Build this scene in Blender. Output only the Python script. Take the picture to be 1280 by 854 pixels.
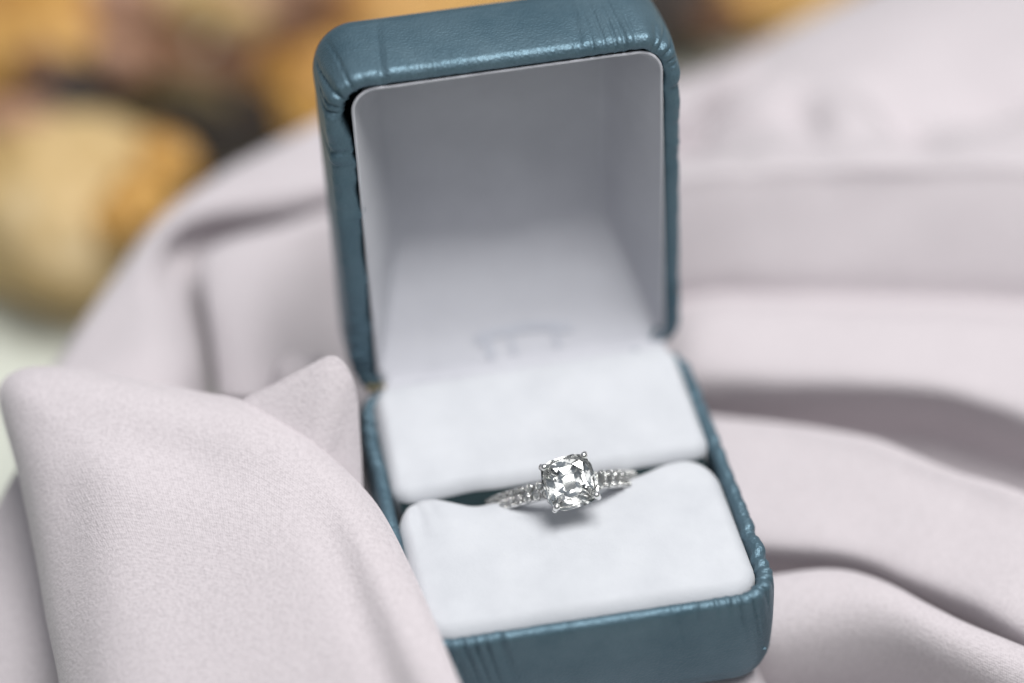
import bpy, bmesh, math, random
import numpy as np
from mathutils import Vector, Matrix

for o in list(bpy.data.objects):
    bpy.data.objects.remove(o, do_unlink=True)
scene = bpy.context.scene
COL = scene.collection
random.seed(4); RNG = np.random.default_rng(4)
MM = 0.001

# ------------------------------------------------------------------ camera
CP = np.array([-45.657, -207.237, 252.033])
CR = np.array([0.98113893, -0.19177764, -0.02424313])
CU = np.array([0.14854994, 0.66778167, 0.72938368])
CV = np.array([0.12369037, 0.71922804, -0.68367515])
CF = 3030.3
cam = bpy.data.cameras.new('camera')
cam.sensor_width = 36; cam.lens = CF / 1280 * 36
cam.clip_start = 0.01; cam.clip_end = 20
cam.dof.use_dof = True
cam.dof.focus_distance = 0.3365
cam.dof.aperture_fstop = 3.6
cam.dof.aperture_blades = 0
co = bpy.data.objects.new('camera', cam); COL.objects.link(co)
co.matrix_world = Matrix(((CR[0], CU[0], -CV[0], CP[0]*MM), (CR[1], CU[1], -CV[1], CP[1]*MM),
                          (CR[2], CU[2], -CV[2], CP[2]*MM), (0, 0, 0, 1)))
scene.camera = co

# ------------------------------------------------------------------ world and light
w = bpy.data.worlds.new('World'); scene.world = w; w.use_nodes = True
bg = w.node_tree.nodes['Background']
_nt = w.node_tree.nodes; _L = w.node_tree.links
_tc = _nt.new('ShaderNodeTexCoord'); _sx = _nt.new('ShaderNodeSeparateXYZ'); _rp = _nt.new('ShaderNodeValToRGB')
_L.new(_tc.outputs['Generated'], _sx.inputs[0]); _L.new(_sx.outputs['Z'], _rp.inputs[0]); _L.new(_rp.outputs[0], bg.inputs[0])
_e = _rp.color_ramp.elements; _e[0].position = 0.0; _e[0].color = (.16, .17, .18, 1); _e[1].position = 0.85; _e[1].color = (.85, .95, 1.06, 1)
bg.inputs[1].default_value = 0.29

def area(name, loc, target, sx, sy, watts, color):
    l = bpy.data.lights.new(name, 'AREA'); l.shape = 'RECTANGLE'; l.size = sx; l.size_y = sy
    l.energy = watts; l.color = color
    o = bpy.data.objects.new(name, l); COL.objects.link(o)
    o.location = loc
    o.rotation_euler = (Vector(target) - Vector(loc)).to_track_quat('-Z', 'Y').to_euler()
    return o
area('window_light', (0.14, -0.01, 0.68), (0, 0.03, 0), 0.42, 0.42, 7.1, (1.0, 0.985, 0.96))
area('sparkle_fill', (-0.20, -0.42, 0.62), (0, 0.02, 0), 0.42, 0.42, 0.55, (1.0, 0.97, 0.94))  # added fill lamp on the camera side, gives the stone sparkle

scene.view_settings.view_transform = 'Standard'
scene.view_settings.look = 'None'
scene.view_settings.exposure = 0.0
scene.view_settings.gamma = 1.0
scene.render.engine = 'CYCLES'
scene.cycles.max_bounces = 14
scene.cycles.transmission_bounces = 12
scene.cycles.diffuse_bounces = 3
scene.cycles.sample_clamp_indirect = 6
scene.cycles.caustics_refractive = True

# ------------------------------------------------------------------ geometry helpers
def at(px, py, z):
    d = CV + CR*(px-640)/CF - CU*(py-427)/CF
    return CP + d*((z-CP[2])/d[2])
def ad(px, py, depth):
    return CP + (CV + CR*(px-640)/CF - CU*(py-427)/CF)*depth

def link(name, me, mat=None, parent=None, smooth=True):
    o = bpy.data.objects.new(name, me); COL.objects.link(o)
    if mat: me.materials.append(mat)
    if smooth:
        me.polygons.foreach_set('use_smooth', [True]*len(me.polygons))
    if parent: o.parent = parent
    return o
def mesh(name, V, F, uv=None):
    me = bpy.data.meshes.new(name)
    me.from_pydata([tuple(float(c)*MM for c in v) for v in V], [], F)
    if uv is not None:
        ul = me.uv_layers.new(name='uv')
        li = np.empty(len(me.loops), dtype=np.int32); me.loops.foreach_get('vertex_index', li)
        ul.data.foreach_set('uv', np.asarray(uv, dtype=np.float32)[li].ravel())
    me.update(); return me
def empty(name, loc=(0, 0, 0)):
    o = bpy.data.objects.new(name, None); COL.objects.link(o)
    o.location = [c*MM for c in loc]; o.empty_display_size = 0.01
    return o
def tag(o, label, cat, group=None, kind=None):
    if label: o['label'] = label
    if cat: o['category'] = cat
    if group: o['group'] = group
    if kind: o['kind'] = kind
    return o

def noise1(x, seed, period=None):
    """smooth value noise, period in lattice cells"""
    x = np.asarray(x, float); i = np.floor(x).astype(int); f = x - i; f = f*f*(3-2*f)
    tab = np.random.default_rng(seed).uniform(-1, 1, 4096)
    p = period or 4096
    return tab[i % p]*(1-f) + tab[(i+1) % p]*f
def noise2(x, y, seed):
    x = np.asarray(x, float); y = np.asarray(y, float)
    i = np.floor(x).astype(int); j = np.floor(y).astype(int); f = x-i; g = y-j
    f = f*f*(3-2*f); g = g*g*(3-2*g)
    tab = np.random.default_rng(seed).uniform(-1, 1, (64, 64))
    t = lambda a, b: tab[a % 64, b % 64]
    return (t(i, j)*(1-f)+t(i+1, j)*f)*(1-g) + (t(i, j+1)*(1-f)+t(i+1, j+1)*f)*g

def catmull(P, K, axis):
    P = np.moveaxis(np.asarray(P, float), axis, 0)
    n = len(P)
    ext = np.concatenate([[2*P[0]-P[1]], P, [2*P[-1]-P[-2]]])
    out = []
    for k in range(n-1):
        p0, p1, p2, p3 = ext[k:k+4]
        for t in np.arange(K)/K:
            out.append(.5*((2*p1)+(-p0+p2)*t+(2*p0-5*p1+4*p2-p3)*t*t+(-p0+3*p1-3*p2+p3)*t**3))
    out.append(P[-1])
    return np.moveaxis(np.array(out), 0, axis)
def soften(G, axis, it):
    G = np.moveaxis(G.copy(), axis, 0)
    for _ in range(it):
        G[1:-1] = .25*G[:-2] + .5*G[1:-1] + .25*G[2:]
    return np.moveaxis(G, 0, axis)
def grid_faces(m, n, off=0, wrap=False):
    F = []
    nn = n if wrap else n-1
    for i in range(m-1):
        for j in range(nn):
            j2 = (j+1) % n
            F.append((off+i*n+j, off+i*n+j2, off+(i+1)*n+j2, off+(i+1)*n+j))
    return F

# ------------------------------------------------------------------ materials
def nodes(name):
    m = bpy.data.materials.new(name); m.use_nodes = True
    return m, m.node_tree.nodes, m.node_tree.links, m.node_tree.nodes['Principled BSDF']
def N(nt, t, **kw):
    n = nt.new(t)
    for k, v in kw.items():
        if k.startswith('_'): setattr(n, k[1:], v)
        else: n.inputs[k.replace('__', ' ')].default_value = v
    return n
def ramp(nt, stops):
    r = nt.new('ShaderNodeValToRGB'); e = r.color_ramp.elements
    while len(e) < len(stops): e.new(0.5)
    for q, (p, c) in zip(e, stops): q.position = p; q.color = (*c, 1)
    return r

def cloth_material():
    m, nt, L, b = nodes('crepe_fabric')
    uv = nt.new('ShaderNodeUVMap'); uv.uv_map = 'uv'
    tc = nt.new('ShaderNodeTexCoord')
    def thread(direction, scale, dist):
        wv = nt.new('ShaderNodeTexWave'); wv.wave_type = 'BANDS'; wv.bands_direction = direction
        wv.inputs['Scale'].default_value = scale; wv.inputs['Distortion'].default_value = dist
        wv.inputs['Detail'].default_value = 3; wv.inputs['Detail Scale'].default_value = 1.5
        L.new(uv.outputs[0], wv.inputs[0]); return wv
    a = thread('X', 0.85, 1.6); c = thread('Y', 0.7, 1.8)
    mx = nt.new('ShaderNodeMath'); mx.operation = 'MULTIPLY'
    L.new(a.outputs['Fac'], mx.inputs[0]); L.new(c.outputs['Fac'], mx.inputs[1])
    m3 = nt.new('ShaderNodeMath'); m3.operation = 'MULTIPLY_ADD'; m3.inputs[1].default_value = .35; m3.inputs[2].default_value = .2; L.new(mx.outputs[0], m3.inputs[0]); mx = m3
    n1 = N(nt, 'ShaderNodeTexNoise', Scale=1900.0, Detail=3.0, Roughness=.6); L.new(tc.outputs['Object'], n1.inputs['Vector'])
    ad_ = nt.new('ShaderNodeMath'); ad_.operation = 'MULTIPLY_ADD'; ad_.inputs[1].default_value = 2.4
    L.new(n1.outputs['Fac'], ad_.inputs[0]); L.new(mx.outputs[0], ad_.inputs[2])
    bp = N(nt, 'ShaderNodeBump', Strength=.42, Distance=.0002); L.new(ad_.outputs[0], bp.inputs['Height'])
    n2 = N(nt, 'ShaderNodeTexNoise', Scale=45.0, Detail=3.0); L.new(tc.outputs['Object'], n2.inputs['Vector'])
    bp2 = N(nt, 'ShaderNodeBump', Strength=.25, Distance=.0012); L.new(n2.outputs['Fac'], bp2.inputs['Height'])
    L.new(bp.outputs[0], bp2.inputs['Normal']); L.new(bp2.outputs[0], b.inputs['Normal'])
    r = ramp(nt, [(.25, (.472, .432, .455)), (.75, (.562, .517, .543))])
    L.new(ad_.outputs[0], r.inputs[0])
    ms = nt.new('ShaderNodeMapRange'); ms.inputs['From Min'].default_value = .6; ms.inputs['From Max'].default_value = 2.2
    L.new(ad_.outputs[0], ms.inputs[0]); L.new(ms.outputs[0], r.inputs[0])
    L.new(r.outputs[0], b.inputs['Base Color'])
    b.inputs['Roughness'].default_value = .75
    b.inputs['Specular IOR Level'].default_value = .25
    b.inputs['Sheen Weight'].default_value = .25; b.inputs['Sheen Roughness'].default_value = .5
    return m
def leather_material():
    m, nt, L, b = nodes('blue_leather')
    tc = nt.new('ShaderNodeTexCoord')
    v = N(nt, 'ShaderNodeTexVoronoi', Scale=2600.0); v.feature = 'F1'; L.new(tc.outputs['Object'], v.inputs['Vector'])
    n = N(nt, 'ShaderNodeTexNoise', Scale=900.0, Detail=4.0, Roughness=.65); L.new(tc.outputs['Object'], n.inputs['Vector'])
    a = nt.new('ShaderNodeMath'); a.operation = 'ADD'; L.new(v.outputs['Distance'], a.inputs[0]); L.new(n.outputs['Fac'], a.inputs[1])
    bp = N(nt, 'ShaderNodeBump', Strength=.5, Distance=.00015); L.new(a.outputs[0], bp.inputs['Height'])
    L.new(bp.outputs[0], b.inputs['Normal'])
    n2 = N(nt, 'ShaderNodeTexNoise', Scale=120.0, Detail=5.0, Roughness=.6); L.new(tc.outputs['Object'], n2.inputs['Vector'])
    r = ramp(nt, [(.3, (.074, .134, .175)), (.7, (.112, .180, .225))]); L.new(n2.outputs['Fac'], r.inputs[0])
    # specks of dust
    d = N(nt, 'ShaderNodeTexVoronoi', Scale=420.0); L.new(tc.outputs['Object'], d.inputs['Vector'])
    dr = ramp(nt, [(.035, (1, 1, 1)), (.07, (0, 0, 0))]); L.new(d.outputs['Distance'], dr.inputs[0])
    n3 = N(nt, 'ShaderNodeTexNoise', Scale=90.0); L.new(tc.outputs['Object'], n3.inputs['Vector'])
    nr = ramp(nt, [(.55, (0, 0, 0)), (.66, (.6, .6, .6))]); L.new(n3.outputs['Fac'], nr.inputs[0])
    mm = nt.new('ShaderNodeMath'); mm.operation = 'MULTIPLY'; L.new(dr.outputs[0], mm.inputs[0]); L.new(nr.outputs[0], mm.inputs[1])
    mix = nt.new('ShaderNodeMix'); mix.data_type = 'RGBA'; mix.inputs['B'].default_value = (.5, .6, .64, 1)
    L.new(mm.outputs[0], mix.inputs['Factor']); L.new(r.outputs[0], mix.inputs['A'])
    L.new(mix.outputs['Result'], b.inputs['Base Color'])
    b.inputs['Roughness'].default_value = .50; b.inputs['Metallic'].default_value = .58
    b.inputs['Specular IOR Level'].default_value = .5
    return m
def velvet_material(name, c0, c1, scale=1.0, sheen=.4):
    m, nt, L, b = nodes(name)
    tc = nt.new('ShaderNodeTexCoord')
    n = N(nt, 'ShaderNodeTexNoise', Scale=140.0*scale, Detail=5.0, Roughness=.62); L.new(tc.outputs['Object'], n.inputs['Vector'])
    r = ramp(nt, [(.3, c0), (.7, c1)]); L.new(n.outputs['Fac'], r.inputs[0]); L.new(r.outputs[0], b.inputs['Base Color'])
    n2 = N(nt, 'ShaderNodeTexNoise', Scale=2600.0, Detail=3.0); L.new(tc.outputs['Object'], n2.inputs['Vector'])
    bp = N(nt, 'ShaderNodeBump', Strength=.22, Distance=.00015); L.new(n2.outputs['Fac'], bp.inputs['Height'])
    bp2 = N(nt, 'ShaderNodeBump', Strength=.2, Distance=.0006); L.new(n.outputs['Fac'], bp2.inputs['Height'])
    L.new(bp.outputs[0], bp2.inputs['Normal']); L.new(bp2.outputs[0], b.inputs['Normal'])
    b.inputs['Roughness'].default_value = .85; b.inputs['Specular IOR Level'].default_value = .2
    b.inputs['Sheen Weight'].default_value = sheen; b.inputs['Sheen Roughness'].default_value = .4
    return m
def metal_material(name, col, rough):
    m, nt, L, b = nodes(name)
    b.inputs['Metallic'].default_value = 1; b.inputs['Roughness'].default_value = rough
    tc = nt.new('ShaderNodeTexCoord')
    n = N(nt, 'ShaderNodeTexNoise', Scale=700.0, Detail=2.0); L.new(tc.outputs['Object'], n.inputs['Vector'])
    r = ramp(nt, [(.3, tuple(c*.85 for c in col)), (.7, col)]); L.new(n.outputs['Fac'], r.inputs[0]); L.new(r.outputs[0], b.inputs['Base Color'])
    return m
def diamond_material():
    m, nt, L, b = nodes('diamond')
    b.inputs['Base Color'].default_value = (.985, 1, .99, 1)
    b.inputs['Transmission Weight'].default_value = 1; b.inputs['Roughness'].default_value = 0
    b.inputs['IOR'].default_value = 2.15
    return m
def rock_material(name, stops, scale):
    m, nt, L, b = nodes(name)
    tc = nt.new('ShaderNodeTexCoord')
    n = N(nt, 'ShaderNodeTexNoise', Scale=scale, Detail=6.0, Roughness=.6, Distortion=.6); L.new(tc.outputs['Object'], n.inputs['Vector'])
    r = ramp(nt, stops); L.new(n.outputs['Fac'], r.inputs[0]); L.new(r.outputs[0], b.inputs['Base Color'])
    n2 = N(nt, 'ShaderNodeTexNoise', Scale=300.0, Detail=6.0); L.new(tc.outputs['Object'], n2.inputs['Vector'])
    bp = N(nt, 'ShaderNodeBump', Strength=.5, Distance=.001); L.new(n2.outputs['Fac'], bp.inputs['Height']); L.new(bp.outputs[0], b.inputs['Normal'])
    b.inputs['Roughness'].default_value = .6
    return m

M_CLOTH = cloth_material()
M_LEATHER = leather_material()
M_VELVET = velvet_material('white_velvet', (.475, .49, .525), (.53, .545, .58))
M_LINING = velvet_material('lining_velvet', (.47, .475, .52), (.53, .535, .58), .6, .25)
M_PRINT = velvet_material('faded_print', (.405, .42, .48), (.47, .485, .54))
M_SLOT = velvet_material('dark_slot_fill', (.005, .014, .017), (.010, .022, .026), 1, 0)  # near-black colour darkens the gap between the cushions
M_GOLD = metal_material('white_gold', (.93, .925, .91), .26)
M_BRASS = metal_material('brass', (.30, .25, .13), .4)
M_DIAMOND = diamond_material()

# ------------------------------------------------------------------ setting: pale surface under everything
def ground():
    n = 40; xs = np.linspace(-1500, 1500, n); ys = np.linspace(-1000, 3000, n)
    V = [(x, y, -75.0) for y in ys for x in xs]
    m, nt, L, b = nodes('pale_surface')
    tc = nt.new('ShaderNodeTexCoord')
    q = N(nt, 'ShaderNodeTexNoise', Scale=22.0, Detail=6.0); L.new(tc.outputs['Object'], q.inputs['Vector'])
    r = ramp(nt, [(.3, (.50, .53, .47)), (.7, (.66, .68, .61))]); L.new(q.outputs['Fac'], r.inputs[0])
    L.new(r.outputs[0], b.inputs['Base Color']); b.inputs['Roughness'].default_value = .7
    o = link('ground', mesh('ground', V, grid_faces(n, n)), m)
    o['kind'] = 'structure'
ground()

# ------------------------------------------------------------------ cloth
class Sheets:
    def __init__(s): s.V = []; s.F = []; s.UV = []
    def add(s, G):
        m, n = G.shape[:2]; off = len(s.V)
        d0 = np.linalg.norm(np.diff(G, axis=0), axis=2).mean(axis=1); d1 = np.linalg.norm(np.diff(G, axis=1), axis=2).mean(axis=0)
        a = np.concatenate([[0], np.cumsum(d0)]); b = np.concatenate([[0], np.cumsum(d1)])
        s.V += G.reshape(-1, 3).tolist()
        s.UV += [(b[j], a[i]) for i in range(m) for j in range(n)]
        s.F += grid_faces(m, n, off)
SH = Sheets()
def wobble(G, amp, sc, seed):
    G = G.copy()
    G[..., 2] += amp*noise2(G[..., 0]/sc+9.3, G[..., 1]/sc+5.1, seed)
    return G

# right-hand folds: six columns of the sheet, rows from far to near.  ('z', py per column, z per column) or ('off', from_row, dx, dy, dz)
def right_sheet():
    cols = [870, 960, 1080, 1190, 1300, 1430]
    rows = [
        ('p', [92, 48, -12, -60, -100, -140], [-16]*6),
        ('p', [112, 84, 30, -10, -40, -70], [-8, -8, -8, -7, -7, -7]),
        ('p', [140, 125, 90, 60, 50, 40], [-9, -6, -5, -6, -4, -4]),
        ('p', [172, 162, 148, 145, 140, 140], [-12, -7, -4, -7, -3.5, -4]),
        ('p', [214, 203, 197, 198, 202, 208], [-1.5, -.5, .5, 0, 0, 0]),
        ('p', [236, 228, 222, 223, 227, 236], [-2.6, -2.2, -1.8, -1.8, -1.8, -1.8]),
        ('p', [292, 285, 281, 284, 290, 300], [-8.6, -8.2, -7.8, -7.8, -7.8, -7.8]),
        ('p', [345, 343, 340, 343, 350, 358], [-14.8, -14.3, -14, -14, -14, -14]),
        ('p', [376, 376, 378, 382, 390, 398], [-19, -18.5, -18.5, -18.5, -18.5, -18.5]),
        ('p', [392, 390, 394, 399, 408, 416], [-15.5, -14.5, -14, -13.5, -13.5, -13.5]),
        ('p', [425, 424, 430, 441, 455, 470], [-15, -14, -13, -13, -13, -13]),
        ('p', [466, 468, 472, 484, 515, 540], [-16.5, -15.5, -14.5, -14, -14, -13.5]),
        ('p', [506, 503, 500, 510, 550, 582], [-23, -22, -20, -19, -18.5, -18]),
        ('o', 12, 0, 3, -12),
        ('o', 15, 0, 3, -21),
        ('p', [520, 530, 553, 588, 622, 665], [-16, -15, -13.5, -12, -11, -11]),
        ('p', [548, 553, 578, 615, 654, 700], [-15.5, -14.5, -13, -12, -11, -11]),
        ('p', [612, 612, 632, 678, 730, 780], [-16.5, -15.5, -14.5, -13.5, -12.5, -12.5]),
        ('p', [660, 668, 684, 730, 795, 855], [-17.5, -17, -16, -15, -14, -14]),
        ('p', [688, 694, 706, 757, 822, 890], [-22, -20.5, -19, -18.5, -18, -18]),
        ('o', 19, 0, 3, -8),
        ('o', 22, 0, 3, -14),
        ('p', [742, 719, 714, 777, 822, 882], [-18, -17, -15.5, -16, -16, -16]),
        ('p', [770, 744, 738, 795, 840, 900], [-17.5, -15, -13.5, -14, -14, -14]),
        ('p', [822, 795, 785, 830, 880, 930], [-19, -18, -17, -17, -17, -17]),
        ('p', [850, 843, 838, 868, 925, 980], [-25, -25, -25, -24, -24, -24]),
        ('o', 25, 0, 1, -8),
    ]
    n = len(rows); G = np.zeros((n, 6, 3))
    for i, r in enumerate(rows):
        if r[0] == 'p':
            for j in range(6): G[i, j] = at(cols[j], r[1][j], r[2][j])
    for i, r in enumerate(rows):
        if r[0] == 'o': G[i] = G[r[1]] + np.array(r[2:])
    first = G[0] + np.array([0, 9, -16]); first2 = G[0] + np.array([0, 10, -27])
    G = np.concatenate([[first2], [first], G])
    # inner column beside / below the box wall
    c0 = G[:, 0].copy(); c0[:, 0] = np.where(c0[:, 1] < 75, 25.8, 10); c0[:, 2] -= 4
    near = c0[:, 1] < 1; c0[near, 0] = -5; c0[near, 2] = np.minimum(c0[near, 2]+4, -19.5)
    G = np.concatenate([c0[:, None], G], axis=1)
    G = catmull(catmull(G, 14, 0), 40, 1)
    G = soften(soften(G, 0, 14), 1, 60)
    # stay out of the box
    X, Y, Z = G[..., 0], G[..., 1], G[..., 2]
    inside = (X < 26.3) & (Y > -1) & (Y < 53)
    Z[inside] = np.minimum(Z[inside], -18.6)
    
    for px, py, z, amp, sa, sb, rot in ((905, 106, -8, 11, 2.4, 9, .7), (864, 164, -8, 9, 4, 4, 0), (1135, 152, -4, 5, 11, 4, .2), (1000, 120, -6, -2.5, 14, 4, .5), (1010, 158, -5, 3, 12, 3.5, -.15), (1275, 120, -4, 4, 6, 14, 0), (920, 190, -4, 1.5, 9, 3, 0)):
        c = at(px, py, z); dx = G[..., 0]-c[0]; dy = G[..., 1]-c[1]
        u_ = dx*math.cos(rot)+dy*math.sin(rot); v_ = -dx*math.sin(rot)+dy*math.cos(rot)
        G[..., 2] -= amp*np.exp(-(u_/sb)**2-(v_/sa)**2)
    G = wobble(G, .6, 18, 3); G = wobble(G, .2, 7, 4)
    G[..., 2] += .45*noise2((G[..., 0]+G[..., 1]*.4)/34+4, (G[..., 1]-G[..., 0]*.18)/5.5+7, 8)
    SH.add(G)
right_sheet()

def left_sheets():
    # far sheet, its upper edge is the cloth's outline against the background
    R = [
        ([(40, 505), (90, 428), (140, 352), (200, 275), (270, 218), (340, 180), (420, 138), (540, 70)], [-14, -13, -12, -10, -9, -8, -7, -6]),
        ([(62, 525), (113, 452), (163, 380), (210, 292), (285, 248), (355, 220), (440, 185), (560, 130)], [-11, -10, -9, -7.5, -7, -6, -6, -6]),
        ([(80, 545), (135, 475), (192, 402), (215, 304), (296, 272), (370, 252), (450, 225), (570, 180)], [-10, -9, -8, -14, -10.5, -8, -7, -7]),
        ([(105, 570), (160, 500), (218, 425), (243, 330), (300, 300), (380, 290), (460, 260), (580, 230)], [-10, -9, -9, -17, -18, -16, -15, -15]),
        ([(135, 600), (190, 530), (246, 450), (258, 372), (306, 345), (390, 350), (470, 330), (590, 300)], [-12, -11, -12, -22, -24, -24, -22, -22]),
        ([(160, 640), (215, 570), (262, 500), (276, 430), (320, 400), (400, 400), (480, 380), (600, 360)], [-16, -16, -18, -26, -28, -28, -28, -28]),
    ]
    G = np.array([[at(p[0], p[1], z) for p, z in zip(a, b)] for a, b in R])
    G = np.concatenate([[G[0]+[-3, 10, -27], G[0]+[-2, 7, -15]], G])
    G = soften(soften(catmull(catmull(G, 24, 0), 22, 1), 0, 30), 1, 30)
    SH.add(wobble(wobble(G, .5, 16, 5), .15, 6, 6))
    # nearer fold with a vertical edge, between the pocket and the lid
    R = [
        ([(256, 322), (280, 306), (320, 294), (360, 284), (410, 268), (480, 248)], [-7, -6, -6, -6, -7, -9]),
        ([(254, 345), (282, 334), (322, 324), (365, 318), (415, 312), (485, 300)], [-7, -5.5, -6, -8, -11, -14]),
        ([(261, 392), (290, 384), (330, 378), (374, 378), (425, 382), (490, 380)], [-8.5, -7, -8, -12, -18, -22]),
        ([(268, 440), (300, 436), (342, 436), (385, 440), (432, 450), (495, 450)], [-11, -9, -11, -16, -22, -26]),
        ([(276, 500), (310, 500), (352, 505), (395, 510), (440, 520), (500, 520)], [-14, -12, -14, -19, -25, -28]),
    ]
    G = np.array([[at(p[0], p[1], z) for p, z in zip(a, b)] for a, b in R])
    G = np.concatenate([[G[0]+[1, 7, -12], G[0]+[0, 4, -4]], G])
    a = G[:, :1] + [2.0, 2, -5]; b = G[:, :1] + [6, 3, -13]
    G = np.concatenate([b, a, G], axis=1)
    G = soften(soften(catmull(catmull(G, 22, 0), 22, 1), 0, 16), 1, 14)
    X, Y, Z = G[..., 0], G[..., 1], G[..., 2]
    ins = (X > -26.5) & (Y < 74); X[ins] = -26.5 - .2*(X[ins]+26.5)
    SH.add(wobble(G, .25, 9, 7))
left_sheets()

def fan(outline, centre, cdepth, bulge, power, steps, seed, amp=.3, tuck=((2, 5), (9, 16), (22, 34)), shape=None, field=None):
    """patch that runs from a rolled edge (px, py, depth) inwards to a centre point"""
    O = np.array(outline, float)
    O = catmull(O, 22, 0)
    for _ in range(25): O[1:-1] = .25*O[:-2] + .5*O[1:-1] + .25*O[2:]
    c = np.array(centre, float)
    rows = []; fld = field(O) if field else None
    def pt(p, d): return ad(p[0], p[1], d)
    for inset, dd in reversed(tuck):
        r = []
        for p in O:
            v = c - p[:2]; v = v/np.linalg.norm(v)*inset
            r.append(pt(p[:2]+v, p[2]+dd))
        rows.append(r)
    for k in range(steps):
        s = (k/(steps-1))**1.5
        r = []
        for i, p in enumerate(O):
            q = p[:2]*(1-s) + c*s
            d = p[2]*(1-s) + cdepth*s - bulge*(1-math.exp(-s*power))*(1-s*.5)
            if fld: d = fld(q[0], q[1])
            if shape: d += shape(q[0], q[1])
            r.append(pt(q, d))
        rows.append(r)
    G = np.array(rows)
    # densify the tuck rows
    head = catmull(G[:len(tuck)+3], 8, 0)
    G = np.concatenate([head, G[len(tuck)+3:]])
    G = soften(G, 0, 6)
    h0 = len(head)-6
    for i in range(h0, len(G)):
        G[i:i+1] = soften(G[i:i+1], 1, int(min(60, (i-h0)*3)))
    SH.add(wobble(G, amp, 11, seed))

def lobe_field(O):
    A = np.c_[np.ones(len(O)), O[:, 0], O[:, 1]]
    keep = O[:, 1] < 870
    co_ = np.linalg.lstsq(A[keep], O[keep, 2], rcond=None)[0]
    def f(x, y):
        dd = np.hypot(O[:, 0]-x, O[:, 1]-y); wgt = 1/(dd+6)**3
        res = (wgt*(O[:, 2]-A@co_)).sum()/wgt.sum(); t = dd.min()
        left = 1/(1+math.exp((x-190)/35))*(1/(1+math.exp((470-y+40)/30)))
        broad = 6.5*left + 3.2*(1-left)
        return co_[0]+co_[1]*x+co_[2]*y + res*math.exp(-t/90) - broad*(1-math.exp(-t/(42*left+30*(1-left)))) - 1.6*(1-math.exp(-t/7))
    return f
def lobe_shape(x, y):
    # a soft vertical fold near the right edge and a shallow hollow below the upper edge
    t = (x - (430 + (y-620)*.40))/22
    d = -.9*math.exp(-t*t)*min(1, max(0, (y-590)/90))
    t2 = (x - (395 + (y-620)*.40))/30
    d += .9*math.exp(-t2*t2)*min(1, max(0, (y-590)/90))
    d += 1.6*math.exp(-((x-210)/120)**2-((y-565-(x-200)*.25)/38)**2)
    d += 1.1*math.exp(-((x-90)/32)**2)*min(1, max(0, (y-520)/100))
    return d
fan([(86, 960, 333), (78, 860, 337), (62, 780, 341), (46, 690, 345), (25, 590, 348), (4, 515, 351), (2, 486, 352), (18, 468, 352), (50, 461, 352), (100, 464, 351.5),
     (165, 476, 350.5), (235, 489, 349.5), (310, 506, 348), (375, 545, 345), (430, 590, 342), (470, 634, 339.5), (502, 692, 334), (532, 757, 327.5), (570, 850, 318), (610, 950, 309)],
    (330, 1060), 300, 9, 5.5, 110, 11, .18, shape=lobe_shape, field=lobe_field)
# pointed tip behind the lobe, against the box
fan([(270, 530, 349), (305, 503, 348), (345, 482, 347), (385, 461, 346), (408, 449, 345.5), (422, 450, 345.5), (436, 468, 346), (444, 500, 347), (447, 540, 347.5), (450, 590, 348), (452, 660, 348)],
    (370, 680), 345, 1.2, 7, 40, 12, .08, tuck=((1, 2), (3, 6), (6, 12)))
# small fold tip further back
fan([(330, 520, 372), (343, 462, 369), (358, 446, 368), (385, 444, 368), (405, 455, 369), (415, 500, 372)],
    (375, 540), 368, 1.0, 6, 24, 13, .1, tuck=((1, 3), (3, 8), (6, 14)))
# shaded drop at the left edge
fan([(170, 960, 350), (60, 958, 351), (-90, 940, 352), (-62, 780, 357), (-34, 700, 360), (0, 632, 362), (22, 592, 363), (50, 560, 364), (100, 560, 362), (160, 640, 358), (190, 720, 356)],
    (80, 830), 350, 1.5, 5, 40, 14, .3)
# low sheet beneath everything the box stands on
xs = np.linspace(-52, 75, 90); ys = np.linspace(-45, 92, 90)
X, Y = np.meshgrid(xs, ys)
Z = -42 + 1.2*noise2(X/14, Y/14, 21)
inb = np.clip(1-np.maximum(np.abs(X)-24, 0)/8, 0, 1)*np.clip(1-np.maximum(np.abs(Y-26)-25, 0)/8, 0, 1)
Z = Z*(1-inb) + (-18.7)*inb
SH.add(np.stack([X, Y, Z], axis=2))
cl = link('draped_cloth', mesh('draped_cloth', SH.V, SH.F, SH.UV), M_CLOTH)
tag(cl, 'pale mauve grey crepe cloth lying in loose folds around the blue ring box', 'cloth')
so = cl.modifiers.new('thickness', 'SOLIDIFY'); so.thickness = .00035; so.offset = -1

# ------------------------------------------------------------------ ring box
def rrect(x0, x1, y0, y1, r, n=760):
    """points, outward normals and arc length around a rounded rectangle"""
    segs = [('l', (x0+r, y0), (x1-r, y0)), ('a', (x1-r, y0+r), -90), ('l', (x1, y0+r), (x1, y1-r)), ('a', (x1-r, y1-r), 0),
            ('l', (x1-r, y1), (x0+r, y1)), ('a', (x0+r, y1-r), 90), ('l', (x0, y1-r), (x0, y0+r)), ('a', (x0+r, y0+r), 180)]
    lens = [math.dist(s[1], s[2]) if s[0] == 'l' else math.pi*r/2 for s in segs]
    tot = sum(lens); P = []; Nn = []; S = []; Cn = []
    for k in range(n):
        s = tot*k/n; q = s; i = 0
        while q > lens[i]: q -= lens[i]; i += 1
        t = q/lens[i]; sg = segs[i]
        if sg[0] == 'l':
            a, b = np.array(sg[1]), np.array(sg[2]); P.append(a+(b-a)*t); d = (b-a)/np.linalg.norm(b-a); Nn.append((d[1], -d[0]))
        else:
            an = math.radians(sg[2]+90*t); Nn.append((math.cos(an), math.sin(an))); P.append(np.array(sg[1])+r*np.array(Nn[-1]))
        S.append(s)
    return np.array(P), np.array(Nn), np.array(S), tot

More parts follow.
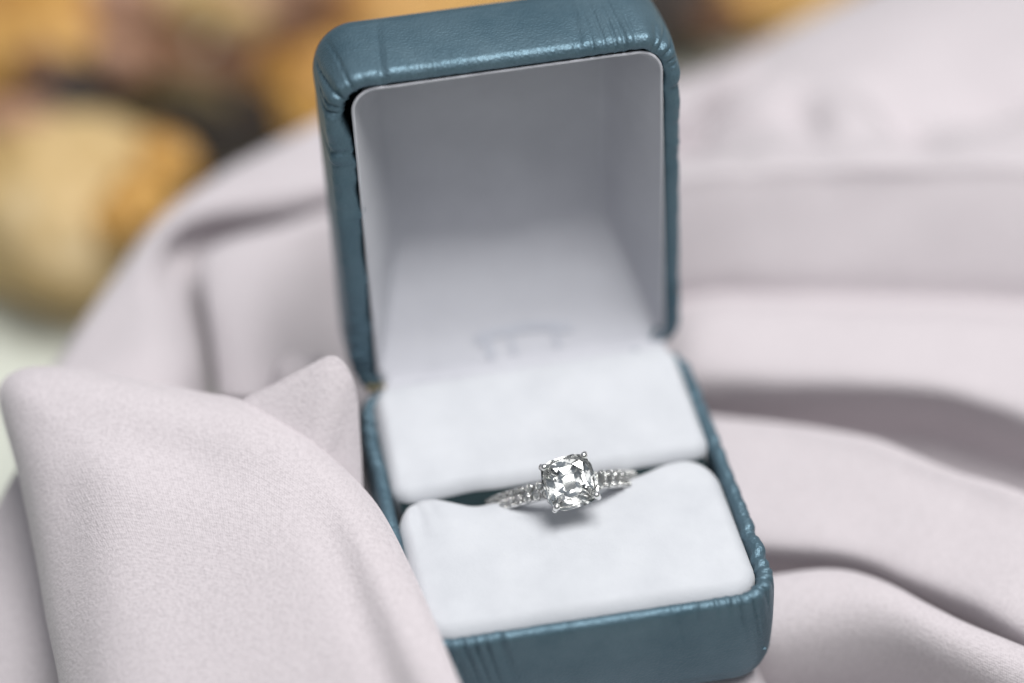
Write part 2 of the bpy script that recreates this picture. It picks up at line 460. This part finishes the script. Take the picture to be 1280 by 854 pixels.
def tray(width, depth, height, r, rim, seed, extra=None):
    """leather-covered tray: opening at z=0, gathers at rim and corners"""
    P, Nn, S, tot = rrect(-width/2, width/2, 0, depth, r)
    corners = []
    for cx, cy in ((width/2-r, r), (width/2-r, depth-r), (-width/2+r, depth-r), (-width/2+r, r)):
        corners.append(np.exp(-((np.maximum(np.hypot(P[:, 0]-cx, P[:, 1]-cy)-r, 0)+0*S)/4.0)**2))
    cw = np.clip(sum(corners), 0, 1)
    prof = []      # (inset, z, gather weight, wall coordinate = mm below rim)
    rb = 3.4
    prof.append((min(width, depth)*.45, -height, 0, height+20))
    for a in np.linspace(0, 90, 9):
        prof.append((rb-rb*math.sin(math.radians(a)), -height+rb-rb*math.cos(math.radians(a)), 0, height))
    for z in np.linspace(-height+rb+.4, -2.2, 34): prof.append((-.35*math.sin(math.pi*(z+height)/height), z, 1, -z))
    rr = rim/2
    for a in np.linspace(0, 180, 17):
        prof.append((rr-rr*math.cos(math.radians(a)), -rr*.9+rr*math.sin(math.radians(a)), 1, rr*(1-math.sin(math.radians(a)))))
    for z in np.linspace(-1.6, -9, 10): prof.append((rim+.1, z, .6, -z))
    F1 = tot/.85; F2 = tot/1.5; F3 = tot/1.75
    V = []
    for inset, z, gw, dz in prof:
        rr_in = inset
        slant = dz*.12
        pucker = noise1((S+slant)/tot*round(F1), seed, round(F1))*.5 + .5*noise1((S+3.3)/tot*round(F2), seed+1, round(F2))
        Sl = S + dz*.30*noise1(S/5+7, seed+6)
        ple = .35 - 1.5*(1-np.abs(noise1(Sl/tot*round(tot/1.5), seed+3, round(tot/1.5))))**6
        ple2 = noise1(Sl/tot*round(tot/1.15)+.5, seed+2, round(tot/1.15))
        wr = gw*np.exp(-(max(dz, 0)/1.5)**1.3)*.24*pucker*(.45+.55*(noise1(S/6, seed+9)+1)/2)
        ln = 6.5 + 5*noise1(S/2.3, seed+4)
        wr = wr + gw*cw*np.exp(-(np.maximum(dz, 0)/ln)**1.6)*(.40*ple + .12*ple2)
        broad = gw*.12*noise1(S/tot*16, seed+5, 16)*math.sin(math.pi*min(1, dz/height))
        o = -inset*np.ones(len(S)) + wr + broad
        # shrink corner radius as the outline moves inwards: clamp at the arc centre
        Q = P + Nn*np.maximum(o, -r+.3)[:, None] if inset <= r-.3 else None
        if Q is None:
            k = 1 - inset/(min(width, depth)/2)
            cx, cy = 0, depth/2; Q = np.stack([cx+(P[:, 0]-cx)*k, cy+(P[:, 1]-cy)*k], axis=1)
        zz = np.full(len(S), z) + wr*.8*(1 if dz < 1.5 else 0)
        A = np.concatenate([Q, zz[:, None]], axis=1)
        if extra: A = extra(A, S, dz, inset)
        V.append(A)
    G = np.array(V); m, n = G.shape[:2]
    verts = G.reshape(-1, 3); F = grid_faces(m, n, 0, True)
    F.append(tuple(range(n))[::-1])
    return verts, [f[::-1] for f in F]

TAU = math.radians(5.7); D = 52.2; LZ = -2.4
def warp_base(A):
    A = np.array(A, float)
    wl = np.clip((25-A[:, 0])/50, 0, 1); wf = np.clip(1-A[:, 1]/42, 0, 1)
    A[:, 1] += 0.9*wl*wf; A[:, 0] += .3*wl*wf + 1.4*np.clip(A[:, 0]/25, 0, 1)*np.clip(1-A[:, 1]/58, 0, 1)
    return A
def lid_xf(A):
    A = np.array(A, float); s, c = math.sin(TAU), math.cos(TAU)
    x, y, z = A[:, 0], A[:, 1], A[:, 2]
    return np.stack([x, D+.1 + y*s - z*c, LZ + y*c + z*s], axis=1)

box = empty('ring_box', (0, 26, -18))
tag(box, 'open blue leather ring box with pale velvet inside, its lid standing upright', 'ring box')
def boxpart(name, verts, faces, mat, parent=box, uv=None):
    V = np.array(verts) - (np.array([0, 26, -18]))
    return link(name, mesh(name, V, faces, uv), mat, parent)

v, f = tray(50, D, 18.2, 6.0, 2.0, 31)
boxpart('base', warp_base(v), f, M_LEATHER)

def lid_extra(A, S, dz, inset):
    # leather edge on the left side stands off and is ragged where it was turned in
    left = np.clip((-A[:, 0]-19)/3, 0, 1)*np.clip((A[:, 1]-4)/3, 0, 1)*np.clip((49-A[:, 1])/3, 0, 1)
    if inset > 1.5 and dz < 9 and inset < 5:
        y = A[:, 1]
        rag = .55*np.exp(-((y-42)/.9)**2) + .5*np.exp(-((y-33.5)/.7)**2) + .35*np.exp(-((y-22)/.8)**2) + .25*noise1(y/2.2, 77)
        A[:, 0] += left*rag; A[:, 0] += left*.95
    return A
LD = 56.4; LH = 17.0
v, f = tray(50, LD, LH, 6.3, 2.5, 57, lid_extra)
lid = boxpart('lid', lid_xf(v), f, M_LEATHER)

# --- lid lining: a soft tapered tray
LX0, LX1, LY0, LY1 = -21.2, 22.3, 2.2, 53.7
def lining_depth(x, y):
    rc = 3.4; qx = abs(x-(LX0+LX1)/2)-(LX1-LX0)/2+rc; qt = y-(LY1-rc)
    corner = rc - math.hypot(max(qx, 0), max(qt, 0)) if qx > 0 and qt > 0 else min(rc-qx, rc-qt)
    side = max(corner, .001)*2.6
    bot = max(y-LY0, .001)*(1.04 - .10*((x-.6)/20)**2) + .4*math.exp(-((y-LY0-4)/2.5)**2)
    deep = 13.2 + 2.2*(1-y/54) - 1.1*math.exp(-((x-1)/7)**2)*min(1, y/30)
    p = 16
    return (side**-p + bot**-p + deep**-p)**(-1/p)
def lining():
    x0, x1, y0, y1 = LX0, LX1, LY0, LY1
    n = 120; V = []; F = []
    # outer lip seen around the opening
    us = np.linspace(-1, 1, n)
    def prof(t, k):       # t: distance from the edge in mm -> depth
        return 13.2*(1-math.exp(-(max(t, 0)/k)**1.35))
    for j in range(n):
        for i in range(n):
            a = us[i]; b = us[j]
            # crowd the samples near the edges
            a = math.copysign(1-(1-abs(a))**1.5, a); b = math.copysign(1-(1-abs(b))**1.5, b)
            # rounded corners
            k = 1
            x = (x0+x1)/2 + (x1-x0)/2*a*k; y = (y0+y1)/2 + (y1-y0)/2*b*k
            # pull the corners in to a rounded outline
            rc = 3.4; qx = x - min(max(x, x0+rc), x1-rc); qy = y - min(max(y, y0+rc), y1-rc); ql = math.hypot(qx, qy)
            if qx and qy and ql > rc: x -= qx*(1-rc/ql); y -= qy*(1-rc/ql)
            h = lining_depth(x, y) + (.25*float(noise2(x/9, y/9, 6)) + .2*float(noise1(x/4.0+3, 5)))*min(1, max(0, (y-6)/20))
            ex = min(x-x0, x1-x, y1-y, y-y0)
            if ex < .02: h = 0
            V.append((x, y, -.5-h))
    F = grid_faces(n, n)
    # lip: rolled edge around the lining
    P, Nn, S, tot = rrect(x0, x1, y0, y1, 3.4, 400)
    rings = []
    for a in np.linspace(-40, 190, 9):
        rings.append(np.concatenate([P + Nn*(.24*math.cos(math.radians(a))), (np.full(len(S), -.35+.24*math.sin(math.radians(a))) + .08*noise1(S/3, 15))[:, None]], axis=1))
    R = np.array(rings); off = len(V)
    V = np.concatenate([np.array(V), R.reshape(-1, 3)])
    F += grid_faces(len(rings), 400, off, True)
    return lid_xf(V), F
v, f = lining()
ln = boxpart('lining', v, f, M_LINING, lid)

# --- faint printed arch mark on the lower slope of the lining
def mark():
    V = []; F = []
    def strip(pts, wd):
        off = len(V); pts = np.array(pts, float)
        for i, p in enumerate(pts):
            d = pts[min(i+1, len(pts)-1)]-pts[max(i-1, 0)]; d /= np.linalg.norm(d); nn = np.array([-d[1], d[0]])*wd/2
            for q in (p+nn, p-nn): V.append((q[0], q[1], -lining_depth(q[0], q[1]) - .15))
        for i in range(len(pts)-1): F.append((off+2*i, off+2*i+1, off+2*i+3, off+2*i+2))
    strip([(x, 6.0-.012*(x-1)**2) for x in np.linspace(-6, 9, 16)], .9)
    strip([(-4.4+.25*t, 5.9-t) for t in np.linspace(0, 2.6, 8)], 1.2)
    strip([(-.6+.1*t, 5.9-t) for t in np.linspace(0, 2.5, 8)], .7)
    strip([(6.2+.1*t, 5.7-t) for t in np.linspace(0, 2.2, 8)], .8)
    return lid_xf(np.array(V)), F
v, f = mark()
boxpart('printed_mark', v, f, M_PRINT, lid)

# --- cushions
def cushion(x0, x1, y0, y1, r, re, bottom, dome, disp, seed):
    P, Nn, S, tot = rrect(x0, x1, y0, y1, r, 300)
    prof = [(0.3, bottom)] + [(0, z) for z in np.linspace(bottom+1, -re, 8)]
    for a in np.linspace(8, 90, 11): prof.append((re-re*math.cos(math.radians(a)), -re+re*math.sin(math.radians(a))))
    cx, cy = (x0+x1)/2, (y0+y1)/2; V = []
    for ins, z in prof:
        Q = P - Nn*min(ins, r-.05)
        V.append(np.concatenate([Q, np.full((len(P), 1), z)], axis=1))
    last = V[-1]
    for k in np.linspace(0, 1, 34)[1:]:
        Q = last.copy(); Q[:, 0] = cx+(last[:, 0]-cx)*(1-k*.995); Q[:, 1] = cy+(last[:, 1]-cy)*(1-k*.995); V.append(Q)
    A = np.array(V).reshape(-1, 3)
    top = np.clip((A[:, 2]+re)/re, 0, 1)
    nx = (A[:, 0]-cx)/((x1-x0)/2); ny = (A[:, 1]-cy)/((y1-y0)/2)
    A[:, 2] += top*dome*(1-np.clip(nx, -1, 1)**4)*(1-np.clip(ny, -1, 1)**4)
    A[:, 2] += top*.12*noise2(A[:, 0]/6, A[:, 1]/6, seed)
    A = disp(A, top)
    F = grid_faces(len(V), 300, 0, True); F.append(tuple(range((len(V)-1)*300, len(V)*300)))
    return warp_base(A), F

def disp_front(A, top):
    x, y = A[:, 0], A[:, 1]
    back = np.clip((y-7)/19, 0, 1)
    dip = np.exp(-(np.abs(x-1.0)/8.5)**2.4)
    A[:, 2] += top*(0.6*back**1.3 - .55*back**2*np.exp(-((x+11.5)/3.2)**2) - 2.3*dip*np.clip((y-15)/12, 0, 1)**1.6)
    A[:, 1] -= 2.0*dip*back**2*(.45+.55*top)
    A[:, 1] -= back**3*(1.0*np.exp(-((x+11.5)/3.2)**2) + .5*np.exp(-((x-12.5)/2.5)**2))
    A[:, 1] += back**3*(1.5*np.exp(-((x+19.5)/3.6)**2) + 1.0*np.exp(-((x-18)/6)**2))
    # little crease folds at the left rear corner
    A[:, 2] -= top*.7*np.exp(-((x+20.0)/.9)**2)*np.clip((y-18)/6, 0, 1)
    A[:, 2] -= top*.35*np.exp(-((x+17.6+.2*(y-23))/.8)**2)*np.clip((y-20)/6, 0, 1)
    A[:, 2] += top*.5*np.exp(-((x+18)/3)**2-((y-6)/3)**2)
    return A
def disp_back(A, top):
    x, y = A[:, 0], A[:, 1]
    A[:, 2] += top*(.3 + 2.1*np.clip((y-32)/18, 0, 1))
    dip = np.exp(-((x-0.5)/8)**2)*np.clip((35-y)/6, 0, 1)
    A[:, 2] -= top*1.0*dip; A[:, 1] += .5*dip + .5*np.exp(-((x+11.5)/3.5)**2)*np.clip((35-y)/6, 0, 1)
    return A
v, f = cushion(-23.2, 22.9, 2.0, 27.5, 4.7, 2.1, -9, 1.1, disp_front, 41)
boxpart('front_cushion', v, f, M_VELVET)
v, f = cushion(-23.0, 23.3, 28.9, 50.6, 3.0, 1.9, -9, .9, disp_back, 42)
boxpart('back_cushion', v, f, M_VELVET)
# dark floor of the base under the cushions
V = warp_base([(x, y, -12) for y in np.linspace(1, 51, 8) for x in np.linspace(-23.5, 23.5, 8)])
boxpart('base_floor', V, grid_faces(8, 8), M_LEATHER)
# near-black strip added down in the ring slot so the gap reads dark
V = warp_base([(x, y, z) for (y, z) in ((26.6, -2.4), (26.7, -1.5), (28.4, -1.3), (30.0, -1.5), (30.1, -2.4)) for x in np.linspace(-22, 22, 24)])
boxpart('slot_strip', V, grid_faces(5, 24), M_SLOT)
# hinge flap covering the joint behind the back cushion
V = [(x, y, z) for (y, z) in ((49.9, -6), (50.6, -1.0), (51.2, 0.3), (52.4, .4), (54.2, .3), (56, .2)) for x in np.linspace(-21.5, 22.3, 40)]
boxpart('hinge_flap', V, grid_faces(6, 40), M_LINING)
def hinge():
    bm = bmesh.new()
    for k, (x, ln_) in enumerate(((-22.6, 1.4), (-21.1, 1.2))):
        mt = Matrix.Translation((x, 52.0-26, .4+18)) @ Matrix.Rotation(math.pi/2, 4, 'Y')
        bmesh.ops.create_cone(bm, cap_ends=True, segments=20, radius1=.55, radius2=.55, depth=ln_, matrix=mt)
    bm.transform(Matrix.Scale(MM, 4))
    me = bpy.data.meshes.new('hinge'); bm.to_mesh(me); bm.free()
    return link('hinge', me, M_BRASS, box)
hinge()

# ------------------------------------------------------------------ diamond ring
RB = 10.4; SZ = RB + 3.0          # mean band radius, height of the stone's girdle           # centre of the band
RX = np.array([.9995, .012, .03]); RX /= np.linalg.norm(RX)
tilt = math.radians(35.5)
RZ = np.array([.02, -math.sin(tilt), math.cos(tilt)]); RZ -= RX*(RX@RZ); RZ /= np.linalg.norm(RZ)
RY = np.cross(RZ, RX)
RC = at(712, 603, 7.0) - RZ*SZ
ring = empty('diamond_ring', RC)
ring.matrix_world = Matrix(((RX[0], RY[0], RZ[0], RC[0]*MM), (RX[1], RY[1], RZ[1], RC[1]*MM), (RX[2], RY[2], RZ[2], RC[2]*MM), (0, 0, 0, 1)))
tag(ring, 'white gold ring with a cushion cut stone held in the slot between two white cushions', 'ring')
def band():
    V = []; n = 160; cs = []
    for k in range(n):
        a = 2*math.pi*k/n
        up = math.cos(a)
        wd = 1.28 - .15*max(0, -up)
        sec = [(-wd, -.6), (-wd, .45), (-wd*.82, .62), (-wd*.25, .42), (0, .55), (wd*.25, .42), (wd*.82, .62), (wd, .45), (wd, -.6), (wd*.6, -.85), (-wd*.6, -.85)]
        for y, rr in sec: V.append(((RB+rr)*math.sin(a), y, (RB+rr)*math.cos(a)))
    m = len(sec); F = []
    for k in range(n):
        for j in range(m):
            F.append((k*m+j, k*m+(j+1) % m, ((k+1) % n)*m+(j+1) % m, ((k+1) % n)*m+j))
    return link('band', mesh('band', V, F), M_GOLD, ring)
band()

def hull(name, pts):
    bm = bmesh.new()
    for p in pts: bm.verts.new(Vector(p)*MM)
    bmesh.ops.convex_hull(bm, input=bm.verts)
    bmesh.ops.dissolve_limit(bm, angle_limit=math.radians(1.5), verts=bm.verts, edges=bm.edges)
    bmesh.ops.recalc_face_normals(bm, faces=bm.faces)
    me = bpy.data.meshes.new(name); bm.to_mesh(me); bm.free(); return me
def gem(name, R, n_exp, mains=8, ht=.96):
    def P(ang, k, z):
        c, s = math.cos(ang), math.sin(ang)
        q = (abs(c)**n_exp + abs(s)**n_exp)**(-1/n_exp)
        return (R*k*q*c, R*k*q*s, z*R*ht)
    pts = []
    for i in range(mains): pts.append(P(2*math.pi*(i+.5)/mains, .60, .34))
    for i in range(mains): pts.append(P(2*math.pi*i/mains, .80, .225))
    for i in range(mains*2):
        pts.append(P(math.pi*i/mains, 1, .03)); pts.append(P(math.pi*i/mains, 1, -.03))
    for i in range(mains): pts.append(P(2*math.pi*(i+.5)/mains, .55, -.44))
    for i in range(mains): pts.append(P(2*math.pi*i/mains, .22, -.74))
    pts.append((0, 0, -.86*R*ht))
    return hull(name, pts)
SR = 3.7         # half size of the stone
stone = link('center_stone', gem('center_stone', SR, 4.6), M_DIAMOND, ring, smooth=False)
stone.location = (0, 0, SZ*MM)
stone.rotation_euler = (math.radians(-2), 0, math.radians(6))
ROTS = math.radians(6)

def tube_mesh(name, path, rad, seg=10, caps=True):
    path = [np.array(p, float) for p in path]; V = []; F = []
    for i, p in enumerate(path):
        d = path[min(i+1, len(path)-1)]-path[max(i-1, 0)]; d /= np.linalg.norm(d)
        a = np.cross(d, [0, 0, 1]) if abs(d[2]) < .9 else np.cross(d, [1, 0, 0]); a /= np.linalg.norm(a); b = np.cross(d, a)
        r = rad[i] if hasattr(rad, '__len__') else rad
        for k in range(seg):
            t = 2*math.pi*k/seg; V.append(p+r*(a*math.cos(t)+b*math.sin(t)))
    F = grid_faces(len(path), seg, 0, True)
    if caps: F += [tuple(range(seg))[::-1], tuple((len(path)-1)*seg+k for k in range(seg))]
    return mesh(name, V, F)
def rotz(x, y, a): return (x*math.cos(a)-y*math.sin(a), x*math.sin(a)+y*math.cos(a))
# prongs with ball tips
cr = SR*.80
prong0 = None
for k, (sx, sy) in enumerate(((1, 1), (-1, 1), (-1, -1), (1, -1))):
    bx_, by_ = rotz(sx*1.0, sy*.8, ROTS); mx_, my_ = rotz(sx*cr*.92, sy*cr*.92, ROTS); tx_, ty_ = rotz(sx*cr*1.06, sy*cr*1.06, ROTS); ux_, uy_ = rotz(sx*cr*.98, sy*cr*.98, ROTS)
    p = [(bx_, by_, RB-.2), ((bx_+mx_)/2, (by_+my_)/2, RB+1.2), (mx_, my_, SZ-1.0), (tx_, ty_, SZ-.1), (tx_, ty_, SZ+.5), (ux_, uy_, SZ+.95)]
    pr = link('prong', tube_mesh('prong', catmull(np.array(p), 5, 0), [.42]*20+[.4]*6), M_GOLD, ring)
    bm = bmesh.new(); bmesh.ops.create_uvsphere(bm, u_segments=16, v_segments=10, radius=.52*MM, matrix=Matrix.Translation(Vector((ux_, uy_, SZ+.95))*MM))
    me = bpy.data.meshes.new('prong_tip'); bm.to_mesh(me); bm.free(); link('prong_tip', me, M_GOLD, pr)
# gallery rail under the stone with a hidden row of tiny stones
def rail(z, k):
    P = []
    for i in range(49):
        a = 2*math.pi*i/48; c, s = math.cos(a), math.sin(a); q = (abs(c)**3+abs(s)**3)**(-1/3)
        P.append((SR*k*q*c, SR*k*q*s, z))
    return P
link('gallery', tube_mesh('gallery', rail(SZ-1.15, .80), .42, 8), M_GOLD, ring)
small = gem('accent_stone', .68, 2, 8); small.materials.append(M_DIAMOND)
first = None
def accent(loc, rot):
    global first
    if first is None:
        o = bpy.data.objects.new('accent_stone', small); first = o
    else: o = first.copy()
    COL.objects.link(o); o.parent = ring; o.location = [c*MM for c in loc]; o.rotation_euler = rot
for i in range(16):
    a = 2*math.pi*(i+.5)/16; c, s = math.cos(a), math.sin(a); q = (abs(c)**3+abs(s)**3)**(-1/3)
    accent((SR*.90*q*c, SR*.90*q*s, SZ-1.15), (0, math.pi/2, a))
bead = None
for side in (-1, 1):
    for k in range(8):
        a = side*(.33 + k*.132)
        for row in (-1, 1):
            aa = a + side*(.04*row)
            accent(((RB+.62)*math.sin(aa), row*.66, (RB+.62)*math.cos(aa)), (0, aa, .2*k))
        for row in (-1.02, 0, 1.02):
            ab = a + side*.066
            if bead is None:
                bm = bmesh.new(); bmesh.ops.create_uvsphere(bm, u_segments=10, v_segments=6, radius=.24*MM)
                me = bpy.data.meshes.new('bead'); bm.to_mesh(me); bm.free(); bead = link('bead', me, M_GOLD, ring)
                o = bead
            else:
                o = bead.copy(); COL.objects.link(o)
            o.location = [c*MM for c in ((RB+.72)*math.sin(ab), row*.93, (RB+.72)*math.cos(ab))]

# ------------------------------------------------------------------ rocks behind, out of focus
TAN = rock_material('tan_rock', [(.28, (.22, .12, .04)), (.42, (.50, .34, .14)), (.6, (.60, .44, .23)), (.75, (.68, .60, .42))], 62)
GOLD = rock_material('golden_rock', [(.32, (.24, .09, .02)), (.5, (.56, .30, .07)), (.7, (.70, .49, .22))], 55)
BROWN = rock_material('brown_rock', [(.3, (.045, .022, .012)), (.5, (.16, .07, .03)), (.72, (.34, .18, .09))], 34)
DARK = rock_material('dark_rock_gap_shade', [(.3, (.006, .005, .005)), (.7, (.030, .016, .009))], 30)  # near black, also stands in for the deep shade in gaps between rocks
def rock(px, py, z, sx, sy, sz, rot, mat, label, seed):
    """centre on the picture ray at height z; half sizes in mm"""
    c = at(px, py, z)
    bm = bmesh.new(); bmesh.ops.create_icosphere(bm, subdivisions=5, radius=1)
    rg = np.random.default_rng(seed); dirs = rg.normal(size=(14, 3)); dirs /= np.linalg.norm(dirs, axis=1)[:, None]; cut = rg.uniform(.72, .95, 14)
    ph = rg.uniform(0, 6, 6)
    for v in bm.verts:
        p = np.array(v.co)
        for d, q in zip(dirs, cut):
            t = p@d
            if t > q: p = p - d*(t-q)*.85
        p = p*(1+.07*math.sin(5*p[0]+ph[0])*math.sin(6*p[1]+ph[1])+.02*math.sin(11*p[2]+ph[2]+7*p[0]))
        v.co = Vector((p[0]*sx*MM, p[1]*sy*MM, p[2]*sz*MM))
    me = bpy.data.meshes.new('rock'); bm.to_mesh(me); bm.free()
    o = link('rock', me, mat); o.location = [q*MM for q in c]; o.rotation_euler = rot
    tag(o, label, 'rock', 'blurred rocks behind the cloth')
OLIVE = rock_material('olive_rock', [(.3, (.035, .026, .010)), (.7, (.17, .12, .045))], 30)
PINK = rock_material('pinkish_rock', [(.3, (.20, .10, .06)), (.5, (.42, .24, .16)), (.75, (.55, .36, .24))], 36)
rock(70, 250, -58, 29, 27, 17, (0, 0, -.6), TAN, 'large pale tan rock at the left edge of the picture, lowest of the rocks', 1)
rock(20, 35, -50, 24, 22, 24, (0, .2, .3), GOLD, 'orange gold rock filling the top left corner of the picture', 2)
rock(135, 25, -50, 13, 13, 13, (0, .3, .2), PINK, 'pinkish brown rock beside the orange gold corner rock', 15)
rock(200, 82, -52, 17, 8, 10, (.1, .45, -.75), BROWN, 'reddish brown rock sloping down right of the orange corner rock', 3)
rock(168, 150, -60, 14, 10, 9, (0, 0, -.3), OLIVE, 'small olive brown rock just above the large tan rock', 4)
rock(265, 165, -56, 17, 10, 9, (0, 0, .2), DARK, 'near black filler standing in for the shaded gap just above the left cloth edge', 5)
rock(90, 118, -48, 11, 9, 8, (0, 0, -.3), DARK, 'dark filler standing in for the shaded gap between the orange rock and the large tan rock', 6)
rock(222, -5, -50, 11, 9, 10, (0, .3, -.9), TAN, 'tan rock at the top edge left of the box lid', 7)
rock(180, 30, -54, 12, 10, 10, (0, 0, -.9), OLIVE, 'dark olive rock between two lighter rocks at the top edge', 16)
rock(340, -8, -52, 17, 9, 10, (0, -.2, .1), PINK, 'long tan pink rock at the top edge near the lid corner', 8)
rock(325, 52, -50, 19, 7, 8, (.1, -.3, .45), BROWN, 'dark brown rock below the long tan pink rock', 9)
rock(330, 108, -58, 17, 9, 8, (.1, -.2, .3), BROWN, 'brown rock lying directly above the near black gap filler', 17)
rock(400, 112, -54, 13, 15, 12, (0, 0, .3), GOLD, 'golden rock touching the left outline of the box lid', 10)
rock(520, 5, -67, 29, 20, 16, (0, 0, .1), GOLD, 'wide golden rock showing just above the box lid', 11)
rock(700, -60, -67, 25, 20, 16, (0, 0, .4), TAN, 'tan rock almost hidden behind the top of the box lid', 12)
rock(846, 2, -60, 14, 11, 10, (0, 0, .4), DARK, 'dark brown rock right of the lid top corner', 13)
rock(965, -22, -62, 20, 14, 13, (0, 0, -.2), GOLD, 'golden yellow rock right of the lid above the cloth edge', 14)
rock(1080, -60, -66, 22, 16, 14, (0, 0, .5), BROWN, 'brown rock at the top edge behind the right hand cloth', 18)
for k, (px, py, z, a, b, rot, mt, text) in enumerate((
        (60, 92, -44, 8, 5, -.4, BROWN, 'small brown rock on top of the gap beside the large tan rock'),
        (150, 72, -42, 7, 5, -.8, PINK, 'small pink brown rock lying above the dark gap filler'),
        (245, 118, -44, 9, 4, -.5, OLIVE, 'narrow olive rock lying above the near black gap filler'),
        (300, 20, -42, 7, 4, .4, TAN, 'small pale tan rock between the two top edge rocks'),
        (385, 35, -42, 9, 4, .5, BROWN, 'narrow dark rock just left of the lid top corner'),
        (205, 205, -50, 8, 6, -.8, GOLD, 'small orange rock touching the right end of the large tan rock'),
        (165, 262, -46, 7, 10, -.5, GOLD, 'small golden rock against the right side of the large tan rock'),
        (20, 150, -42, 9, 5, .1, PINK, 'small pinkish rock on top of the large tan rock at the left edge'),
        (900, 22, -56, 8, 5, .1, BROWN, 'small brown rock between the dark rock and the golden yellow rock'))):
    rock(px, py, z, a, b, min(a, b), (.2, .3, rot), mt, text, 40+k)
